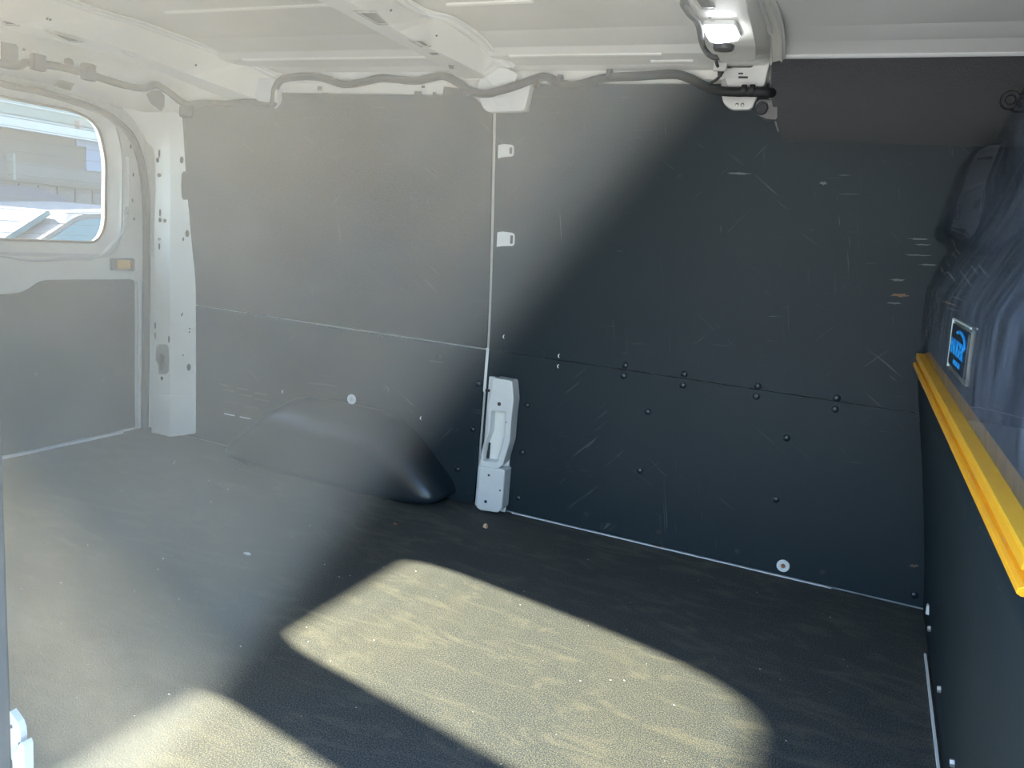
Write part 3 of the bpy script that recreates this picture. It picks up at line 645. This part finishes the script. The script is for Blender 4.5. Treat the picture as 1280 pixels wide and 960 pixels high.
# rail edges measured at both ends: back top, front top, lower lip
E1 = (U(1156, 442, 'y', -.03), U(1280, 636, 'z', .705)); E2 = (U(1146, 441, 'y', -.03), U(1280, 688, 'z', .703)); E3 = (U(1141, 457, 'y', -.03), U(1270, 742, 'z', .655))
def edge(E, y, k=None):
    a, b = E; t = (y-a.y)/(b.y-a.y); return a+(b-a)*t
def lowmap(y, z):
    k = (z/.655)**1.2; top = edge(E3, y)
    return Vector((.005+(top.x+.020-.005)*k, y, z))
bm = bmesh.new(); G = [[bm.verts.new(lowmap(-.0085-1.69*j/20, .002+.66*i/10)) for j in range(21)] for i in range(11)]
for i in range(10):
    for j in range(20): bm.faces.new((G[i][j], G[i][j+1], G[i+1][j+1], G[i+1][j]))
o = link('lower_board', bm, LINING); s = o.modifiers.new('s', 'SOLIDIFY'); s.thickness = .006; s.offset = 1; adopt(o, bk)
def ring(y):
    a, b, c = edge(E1, y), edge(E2, y), edge(E3, y)
    return [a+Vector((0, 0, -.004)), a, b, b+Vector((-.001, 0, -.003)), b+Vector((0, 0, -.016)), b+Vector((.018, 0, -.016)), Vector((b.x+.019, y, c.z+.012)), Vector((c.x+.003, y, c.z+.011)), c+Vector((-.001, 0, .008)), c, c+Vector((.004, 0, -.002)), Vector((a.x, y, c.z-.002))]
bm = bmesh.new(); R_ = []
for y, cut in ((-.035, 0), (E3[1].y, 1)):
    r_ = ring(y)
    if cut:      # near end sawn on a slant: the top runs a little further out
        r_ = [edge((p0, p1), y-.05*max(0, min(1, (p1.z-E3[1].z)/.05))) for p0, p1 in zip(ring(-.035), r_)]
    R_.append([bm.verts.new(p) for p in r_])
for k in range(len(R_[0])): bm.faces.new((R_[0][k-1], R_[0][k], R_[1][k], R_[1][k-1]))
bm.faces.new(R_[0]); bm.faces.new(R_[1][::-1])
adopt(link('yellow_rail', bm, YEL, None, True, .001, 20), bk)['label'] = 'bright yellow channel rail across the partition'
for (px, py) in ((1156, 467), (1167, 487), (1182, 515), (1204, 555), (1236, 616)):
    p = U(px, py, 'x', -.115); q = (edge(E2, p.y)+edge(E3, p.y))/2
    adopt(disc('rail_rivet', (edge(E2, p.y).x+.0175, p.y, q.z), (-1, 0, .1), .0042, .004, STEEL, None, True, 8), bk)
adopt(box('rail_end', (E2[0].x-.003, -.034, E3[0].z+.004), (E2[0].x+.020, -.018, E2[0].z-.003), BLACKM, None, .002), bk)
# clear shield as a shaped sheet
def shx(y, z):
    tab = [(.70, -.126), (.80, -.130), (.88, -.133), (.95, -.112), (1.03, -.085), (1.12, -.070), (1.2, -.055), (1.3, -.030), (1.4, .000), (1.45, .015)]
    for (a, b), (c, d) in zip(tab, tab[1:]):
        if z <= c: x = b+(d-b)*(z-a)/(c-a); break
    else: x = tab[-1][1]
    e = ((y+.15)/.16)**2; h = ((z-1.105)/.115)**2      # pocket bulging into the load space near the far wall
    if e < 1 and h < 1.0: x -= .052*min(1, (1-e)*2.6)**.5*min(1, (1-h)*2.4)**.55
    ln = (y+.30)+(z-1.10)*.9                            # slanting fold across the sheet
    x += .030*max(0, min(1, -ln/.10))*max(0, min(1, (z-.86)/.25))
    x += .030*min(1, -y/1.6)
    if z < .79: k = (.79-z)/.086; x = x*(1-k*k)+(edge(E1, y).x-.001)*k*k
    return x
bm = bmesh.new(); NJ, NI = 110, 60
G = [[bm.verts.new((shx(-.022-1.66*j/NJ, .704+.72*i/NI), -.022-1.66*j/NJ, .704+.72*i/NI)) for j in range(NJ+1)] for i in range(NI+1)]
for i in range(NI):
    for j in range(NJ): bm.faces.new((G[i][j], G[i][j+1], G[i+1][j+1], G[i+1][j]))
o = link('clear_shield', bm, SHIELD)
for p_ in o.data.polygons: p_.use_smooth = True
adopt(o, bk)
# name plate with its writing
xs_ = -.118
py0, py1 = U(1189, 430, 'x', xs_).y, U(1205, 443, 'x', xs_).y
pz0, pz1 = U(1192, 463, 'x', xs_).z, U(1202, 410, 'x', xs_).z
cy_, cz_ = (py0+py1)/2, (pz0+pz1)/2; hw_, hh_ = abs(py1-py0)/2, (pz1-pz0)/2
xs_ = shx(cy_, cz_)-.002
npl = sheet('name_plate', [rnd([(cy_-hw_-.014, cz_-hh_-.010), (cy_+hw_+.014, cz_-hh_-.010), (cy_+hw_+.014, cz_+hh_+.010), (cy_-hw_-.014, cz_+hh_+.010)], .008, 4)],
            lambda u, v, w_: (xs_-w_+.003, u, v), .004, clear_mat('clear_bevelled_edge', (.75, .82, .85), .10, .08, .3, (.4, .5, .52), .4), None, bevel=.001); adopt(npl, bk)
NOFF = Matrix.Translation(-bk.location)
def onplate(o): o.parent = npl; return o
onplate(sheet('plate_face', [rnd([(cy_-hw_, cz_-hh_), (cy_+hw_, cz_-hh_), (cy_+hw_, cz_+hh_), (cy_-hw_, cz_+hh_)], .004, 3)], lambda u, v, w_: (xs_-.001-w_, u, v), .002, mat('navy_plate', (.010, .018, .035), .3)))
fr = [(-hw_-.010, -hh_-.007), (hw_+.010, -hh_-.007), (hw_+.010, hh_+.007), (-hw_-.010, hh_+.007)]
EDG = mat('polished_edge', (.55, .66, .66), .2)
for k in (1, 2): onplate(tube('polished_edge', [(xs_-.002, cy_+fr[k][0], cz_+fr[k][1]), (xs_-.002, cy_+fr[(k+1) % 4][0], cz_+fr[(k+1) % 4][1])], .0016, EDG, None, 6, 0))
BLUE = mat('bright_blue_print', (.01, .30, .80), .5)
def text(name, s_, size, loc, m, parent, sx=1):
    cu = bpy.data.curves.new(name, 'FONT'); cu.body = s_; cu.size = size; cu.extrude = .0005; cu.align_x = 'CENTER'; cu.align_y = 'CENTER'; cu.offset = size*.010
    o = bpy.data.objects.new(name, cu); col.objects.link(o); cu.materials.append(m)
    R = Matrix(((0, 0, -1), (-1, 0, 0), (0, 1, 0))).to_4x4()      # reads from the load space
    mw = Matrix.Translation(loc) @ R @ Matrix.Diagonal((sx, 1, 1, 1)); bpy.context.view_layer.update()
    me = bpy.data.meshes.new_from_object(o.evaluated_get(bpy.context.evaluated_depsgraph_get())); me.transform(mw)
    bpy.data.objects.remove(o); q = bpy.data.objects.new(name, me); col.objects.link(q); q.parent = parent
    return q
W_ = 2*hw_; H_ = 2*hh_
text('lettering', 'RANGER', H_*.50, Vector((xs_-.0036, cy_+W_*.02, cz_-H_*.02)), BLUE, npl, W_*.80/(H_*.50*3.9))
text('lettering', 'DESIGN', H_*.17, Vector((xs_-.0036, cy_-W_*.06, cz_-H_*.34)), BLUE, npl, W_*.40/(H_*.17*3.6))
arc = [Vector((xs_-.0038, cy_-W_*.10-W_*.33*math.cos(a), cz_+H_*.10+H_*.30*math.sin(a))) for a in [math.radians(-10+14*k) for k in range(10)]]
onplate(tube('arc_mark', arc, (.0010, .0030), BLUE, None, 6, 0))
for o in [npl]+list(npl.children):              # lay plate and writing on the slope of the shield
    for v in o.data.vertices: v.co.x += shx(v.co.y, v.co.z)-shx(cy_, cz_)
# bolts low on the board by the floor
for k, (px, py) in enumerate(((1162, 762), (1163, 786), (1177, 862), (1196, 955))):
    p = lowmap(U(px, py, 'x', -.01).y, max(.02, U(px, py, 'x', -.01).z))
    if k == 0: adopt(box('white_bracket', (p.x-.012, p.y-.008, p.z-.012), (p.x-.003, p.y+.008, p.z+.012), CAPW, None, .001), bk)
    else:
        adopt(disc('bolt_washer', p+Vector((-.002, 0, 0)), (-1, 0, -.15), .013, .003, STEEL, None), bk)
        adopt(disc('bolt_head', p+Vector((-.004, 0, 0)), (-1, 0, -.15), .007, .009, STEEL, None, n=6), bk)
fj2 = box('baseboard_right', (-.012, -1.60, 0), (-.007, -.30, .005), CAPW, None, 0); tag(fj2, 'thin white line where floor meets the partition', kind='structure')

# ---------------------------------------------------------------- cab beyond the partition
for nm, a, b in (('wall_cab_end', (2.15, -1.74, -.01), (2.2, .02, 1.48)), ('floor_cab', (.03, -1.73, -.012), (2.15, 0, -.002))):
    o = box(nm, a, b, CABM, None, 0); tag(o, 'dark cab interior beyond the partition', kind='structure')
cw = sheet('wall_cab_side', [[(.32, 0), (2.14, 0), (2.14, 1.40), (.32, 1.40)]], wallmap(.001), .006, CABM, None, cuts=ZC); tag(cw, 'dark cab side trim beyond the partition', kind='structure')
def seat(x, y, lb):
    t = empty('cab_seat', (x, y, 0), label=lb, cat='seat', group='cab seats behind the partition')
    SM = CABM
    def pad(nm, a, b, bv): adopt(box(nm, a, b, SM, None, bv), t)
    pad('seat_base', (x, y-.22, .0), (x+.48, y+.22, .20), .02); pad('seat_cushion', (x-.02, y-.25, .20), (x+.52, y+.25, .34), .05)
    o = sheet('backrest', [rnd([(y-.24, .28), (y+.24, .28), (y+.22, .80), (y+.14, .92), (y-.14, .92), (y-.22, .80)], [.03, .03, .1, .06, .06, .1], 5)], lambda u, v, w_: (x+.02-(v-.28)*.18+w_-.02, u, v), .12, SM, None, bevel=.03); adopt(o, t)
    o = sheet('headrest', [rnd([(y-.13, .97), (y+.13, .97), (y+.11, 1.14), (y-.11, 1.14)], .04, 5)], lambda u, v, w_: (x-.09+w_, u, v), .09, SM, None, bevel=.02); adopt(o, t)
    for s in (-.05, .05): adopt(tube('headrest_post', [(x-.05, y+s, .88), (x-.05, y+s, 1.0)], .006, STEEL, None, 8, 0), t)
seat(.30, -.42, 'dark cab seat beyond the partition on the far side'); seat(.30, -1.28, 'dark cab seat beyond the partition on the open side')

# ---------------------------------------------------------------- sliding door post and latch at the picture's left edge
t = empty('door_post', (-1.34, -1.73, 0), label='dark sealed post edge of the open sliding doorway', cat='post')
adopt(box('post_shell', (-1.40, -1.745, 0), (-1.312, -1.705, .62), RUBBER, None, .006), t)
t = empty('door_latch', (-1.29, -1.72, .1), label='white door striker plate at the foot of the doorway post', cat='latch')
def lat(nm, pix, y, th):
    lp = rnd([(p.x, p.z) for p in (U(a, b, 'y', y) for a, b in pix)], .001, 3)
    adopt(sheet(nm, [lp], lambda u, v, w_: (u, y+w_, v), th, WHITE_G, None, bevel=.0008), t)
lat('striker_plate', ((12, 889), (17, 896), (22, 903), (25, 912), (26, 922), (25, 932), (24, 945), (14, 950)), -1.715, .010)
lat('striker_base', ((15, 942), (22, 937), (25, 929), (28, 928), (30, 934), (31, 985), (17, 985)), -1.722, .014)
for (px, py) in ((14, 908), (25, 930)): adopt(disc('striker_hole', U(px, py, 'y', -1.7205), (0, -1, 0), .003, .001, SLOT), t)

# ---------------------------------------------------------------- worn scuffs on the wall board and floor (thin smears of paint)
SC1 = mat('pale_scuff', (.10, .125, .13), .7); SC2 = mat('brown_scuff', (.16, .10, .065), .8)
for (px, py, w_, h_, m) in ((1148, 299, 24, 2, SC1), (1153, 306, 18, 1.6, SC1), (1146, 319, 30, 1.5, SC1), (1160, 331, 20, 2, SC1), (1122, 350, 16, 3, SC1), (1125, 369, 22, 4, SC2), (1118, 379, 18, 2, SC1), (925, 218, 26, 2.5, SC1), (1030, 230, 9, 4, SC1), (1143, 709, 12, 3.5, SC2)):
    bm = bmesh.new(); n = 12; vs = []
    for k in range(n):
        a = 2*math.pi*k/n; q = 1+.35*math.sin(k*2.7+px)
        p = U(px+w_/2*math.cos(a)*q, py+h_/2*math.sin(a)*q+.04*w_/2*math.cos(a), 'y', -.02); p.y = wy(p.z)-.0088; vs.append(bm.verts.new(p))
    bm.faces.new(vs); o = link('scuff', bm, m, None, False)
    b_ = [q for q in bpy.data.objects if q.name == ('lining_panel.003' if py > 520 else 'lining_panel.001')][0]; adopt(o, b_)
# ---------------------------------------------------------------- litter on the floor
def chip(label, px, py, r, m, h=.004, n=7, st=1.5):
    p = U(px, py, 'z', .001); bm = bmesh.new(); rg = []
    for z, q in ((0, 1), (h*.7, .85), (h, .4)):
        rg.append([bm.verts.new((p.x+math.cos(2*math.pi*k/n)*r*q*st*(1+.3*math.sin(k*2.3)), p.y+math.sin(2*math.pi*k/n)*r*q*(1+.25*math.cos(k*3.1)), .0005+z)) for k in range(n)])
    for A, B in zip(rg, rg[1:]):
        for k in range(n): bm.faces.new((A[k], A[(k+1) % n], B[(k+1) % n], B[k]))
    bm.faces.new(rg[-1]); bm.faces.new(rg[0][::-1])
    o = link('wood_chip', bm, m, None, False); tag(o, label, 'debris')
chip('pale wood chip on the floor below the white pillar', 607, 659, .009, WOOD, .012, st=.9)
chip('reddish chip lying in the joint of floor and far wall', 821, 682, .007, RUST, .006, st=2.2)
chip('tiny brown crumb left of the white pillar foot', 494, 655, .004, RUST)
chip('pair of pale scuffed flakes on the hazy floor', 309, 692, .008, TAPE, .002, st=1.6)
dust = bmesh.new()
for _ in range(170):
    x, y = random.uniform(-2.6, -.05), random.uniform(-1.6, -.05)
    if -2.5 < x < -1.42 and y > -.22: continue
    r = random.choice((.0008, .0011, .0017)); c = Vector((x, y, .0008))
    vs = [dust.verts.new(c+Vector((math.cos(a)*r*1.4, math.sin(a)*r, random.uniform(0, r)))) for a in (0, 1.4, 2.7, 4.3)]
    dust.faces.new(vs)
o = link('grit', dust, CAPW, None, False); tag(o, 'scattered pale specks of grit over the dark floor', 'grit', kind='stuff')

# ---------------------------------------------------------------- outside, seen through the rear window
WX = -11.0
def band(name, za, zb, ya, yb, m, par, dx=0): return adopt(box(name, (WX-.2, ya, za), (WX+dx, yb, zb), m, None, 0), par)
def zz(py, px=70): return U(px, py, 'x', WX).z
def yy(px, py=200): return U(px, py, 'x', WX).y
PALE = mat('pale_siding', (.19, .21, .18), .8); TRIMW = mat('white_fascia', (.40, .39, .36), .7)
STONE = mat('weathered_block', (.075, .066, .058), .9, mott=(.05, .047, .043), mscale=1.6, bump=.5, bscale=8)
STONE2 = mat('grey_streaked_board', (.10, .10, .10), .9, mott=(.06, .063, .066), mscale=2.5)
PBLUE = mat('pale_blue_panel', (.15, .19, .26), .8)
hb = empty('outbuilding', (WX, 0, -.6), label='pale building with white fascia over a weathered grey wall behind the van', cat='building')
band('siding', zz(160), 3.1, -6.0, 15.0, PALE, hb, -.05)
for k in range(9): band('siding_board', zz(160)+.05+.17*k, zz(160)+.065+.17*k, -6.0, 15.0, TRIMW, hb, -.03)
band('fascia', zz(170), zz(158), -6.0, 15.0, TRIMW, hb, .15)
band('upper_wall', zz(208), zz(170), -6.0, 15.0, STONE, hb, -.02)
band('lower_wall', -.6, zz(208), -6.0, 15.0, STONE2, hb, 0)
band('ledge', zz(232), zz(227), -6.0, 15.0, STONE, hb, .08)
band('pale_panel', zz(208), zz(178), yy(107), yy(160), PBLUE, hb, .02)
band('pale_panel', zz(178), zz(169), yy(95), yy(160), PBLUE, hb, .02)
band('downpipe', zz(157), zz(146), yy(97), yy(102), mat('brown_pipe', (.30, .22, .18), .6), hb, .05)
band('post', zz(230), zz(199), yy(9), yy(12), PALE, hb, .12)
for k in range(44):
    y = -.4+.28*k; band('board_batten', -.6, zz(234), y, y+.03, STONE, hb, .02)

def car(label, cx, y_tail, dirn, L, H, body, glass, prof, win, W=1.75, tl=True, ws=()):
    """car standing along y: profile points (s from the tail, height above ground)"""
    t = empty('car', (cx, y_tail, -.6), label=label, cat='car')
    g0 = -.60
    def side(nm, pts, hw, m, rr=.06, inset=0):
        lp = rnd(pts, rr, 4)
        def f(u, v, w_):
            k = 1-.14*max(0, (v-H*.58)/(H*.42))
            x = (-hw+w_)*k
            return (cx+x, y_tail+dirn*u, g0+v)
        return adopt(sheet(nm, [lp], f, hw*2, m, None, cuts=[('v', H*q) for q in (.6, .7, .8, .9)], bevel=.04 if hw > .8 else 0), t)
    side('body', prof, W/2, body)
    side('side_glass', win, W/2+.012, glass, .04)
    for (sa, ha), (sb, hb_) in ws:       # sloping front and rear screens
        bm = bmesh.new(); k = .04 if sa > 2 else -.04
        P_ = [(cx-.66, sa, ha), (cx+.66, sa, ha), (cx+.56, sb, hb_), (cx-.56, sb, hb_)]
        lo_ = [bm.verts.new((x, y_tail+dirn*(u+k*.3), g0+h)) for x, u, h in P_]; hi_ = [bm.verts.new((x, y_tail+dirn*(u+k), g0+h+.03)) for x, u, h in P_]
        bm.faces.new(lo_[::-1]); bm.faces.new(hi_)
        for q in range(4): bm.faces.new((lo_[q-1], lo_[q], hi_[q], hi_[q-1]))
        adopt(link('windscreen', bm, glass, None, False), t)
    for u in (.17*L, .80*L):
        for s in (-1, 1):
            adopt(disc('wheel', (cx+s*(W/2-.20), y_tail+dirn*u, g0+.33), (s, 0, 0), .33, .22, RUBBER, None, n=22), t)
            adopt(disc('hubcap', (cx+s*(W/2+.018), y_tail+dirn*u, g0+.33), (s, 0, 0), .20, .015, STEEL, None, n=16), t)
    if tl:
        RED = mat('red_tail_lamp', (.75, .08, .08), .3)
        for s in (-1, 1): adopt(box('tail_lamp', (cx+s*W/2-.16 if s > 0 else cx-W/2-.012, y_tail+dirn*(-.03) if dirn > 0 else y_tail-.22, g0+.86), (cx+W/2+.012 if s > 0 else cx-W/2+.16, y_tail+dirn*.22 if dirn > 0 else y_tail+.03, g0+1.02), RED, None, .03), t)
    return t
CB = mat('dark_blue_car_paint', (.022, .030, .060), .55); CG = mat('car_dark_glass', (.02, .025, .035), .3)
CW = mat('white_car_paint', (.07, .07, .072), .6); CYG = mat('tinted_car_glass', (.022, .10, .125), .3)
c1y = U(74, 280, 'x', -8.4).y
car('dark blue hatchback with red tail lamp seen through the rear window', -9.2, c1y+.45, -1, 4.4, 1.62, CB, CG,
    [(.04, .30), (4.36, .30), (4.36, .80), (3.3, 1.0), (2.6, 1.55), (.62, 1.62), (.30, 1.52), (.02, 1.02)],
    [(.42, 1.05), (3.05, 1.03), (2.5, 1.47), (.60, 1.50)], ws=(((3.22, 1.05), (2.64, 1.53)), ((.06, 1.08), (.28, 1.48))))
c2y = U(133, 262, 'x', -5.6).y
car('white car with pale turquoise glass parked right behind the van', -6.4, c2y+2.42, -1, 4.6, 1.50, CW, CYG,
    [(.04, .28), (4.5, .28), (4.56, .72), (3.5, .92), (2.62, 1.42), (1.6, 1.50), (.9, 1.40), (.1, .98)],
    [(.60, .96), (3.40, .94), (2.64, 1.375), (2.3, 1.42), (1.6, 1.455), (1.0, 1.37)], tl=False, ws=(((3.45, .95), (2.68, 1.40)), ((.18, 1.03), (.80, 1.36))))

# ---------------------------------------------------------------- haze volume added at the doorway to stand in for veiling lens glare
HZ_N = (-.79, -.27, .55); HZ_C = 1.372; HZ_D = .27      # the glare veil thins out past a slanting face in the van's own space
def haze():
    bm = bmesh.new(); bmesh.ops.create_cube(bm, size=1)
    a, b = Vector((-2.30, -2.15, .03)), Vector((-.15, -1.56, 1.37))
    for v in bm.verts: v.co = Vector([(a[i]+b[i])/2+v.co[i]*(b[i]-a[i]) for i in range(3)])
    m = bpy.data.materials.new('glare_veil'); m.use_nodes = True; n = m.node_tree; n.nodes.clear()
    o = n.nodes.new('ShaderNodeOutputMaterial'); v = n.nodes.new('ShaderNodeVolumeScatter'); v.inputs['Anisotropy'].default_value = .1
    v.inputs['Color'].default_value = (1, .90, .72, 1)
    tc = n.nodes.new('ShaderNodeTexCoord')
    dp = n.nodes.new('ShaderNodeVectorMath'); dp.operation = 'DOT_PRODUCT'; dp.inputs[1].default_value = HZ_N
    n.links.new(tc.outputs['Object'], dp.inputs[0])
    r = n.nodes.new('ShaderNodeMapRange'); r.interpolation_type = 'SMOOTHSTEP'
    r.inputs['From Min'].default_value = HZ_C-.03; r.inputs['From Max'].default_value = HZ_C+.03
    n.links.new(dp.outputs['Value'], r.inputs[0])
    no = n.nodes.new('ShaderNodeTexNoise'); no.inputs['Scale'].default_value = 12; no.inputs['Detail'].default_value = 3
    n.links.new(tc.outputs['Object'], no.inputs['Vector'])
    r2 = n.nodes.new('ShaderNodeMapRange'); r2.inputs['From Min'].default_value = .25; r2.inputs['From Max'].default_value = .75
    r2.inputs['To Min'].default_value = HZ_D*.5; r2.inputs['To Max'].default_value = HZ_D*1.5
    n.links.new(no.outputs['Fac'], r2.inputs[0])
    mu = n.nodes.new('ShaderNodeMath'); mu.operation = 'MULTIPLY'; n.links.new(r.outputs[0], mu.inputs[0]); n.links.new(r2.outputs[0], mu.inputs[1])
    n.links.new(mu.outputs[0], v.inputs['Density']); n.links.new(v.outputs[0], o.inputs['Volume'])
    h = link('glare_haze', bm, m, None, False); tag(h, 'pale haze added in the rear half of the open side doorway to stand in for lens glare', 'haze', kind='stuff')
haze()
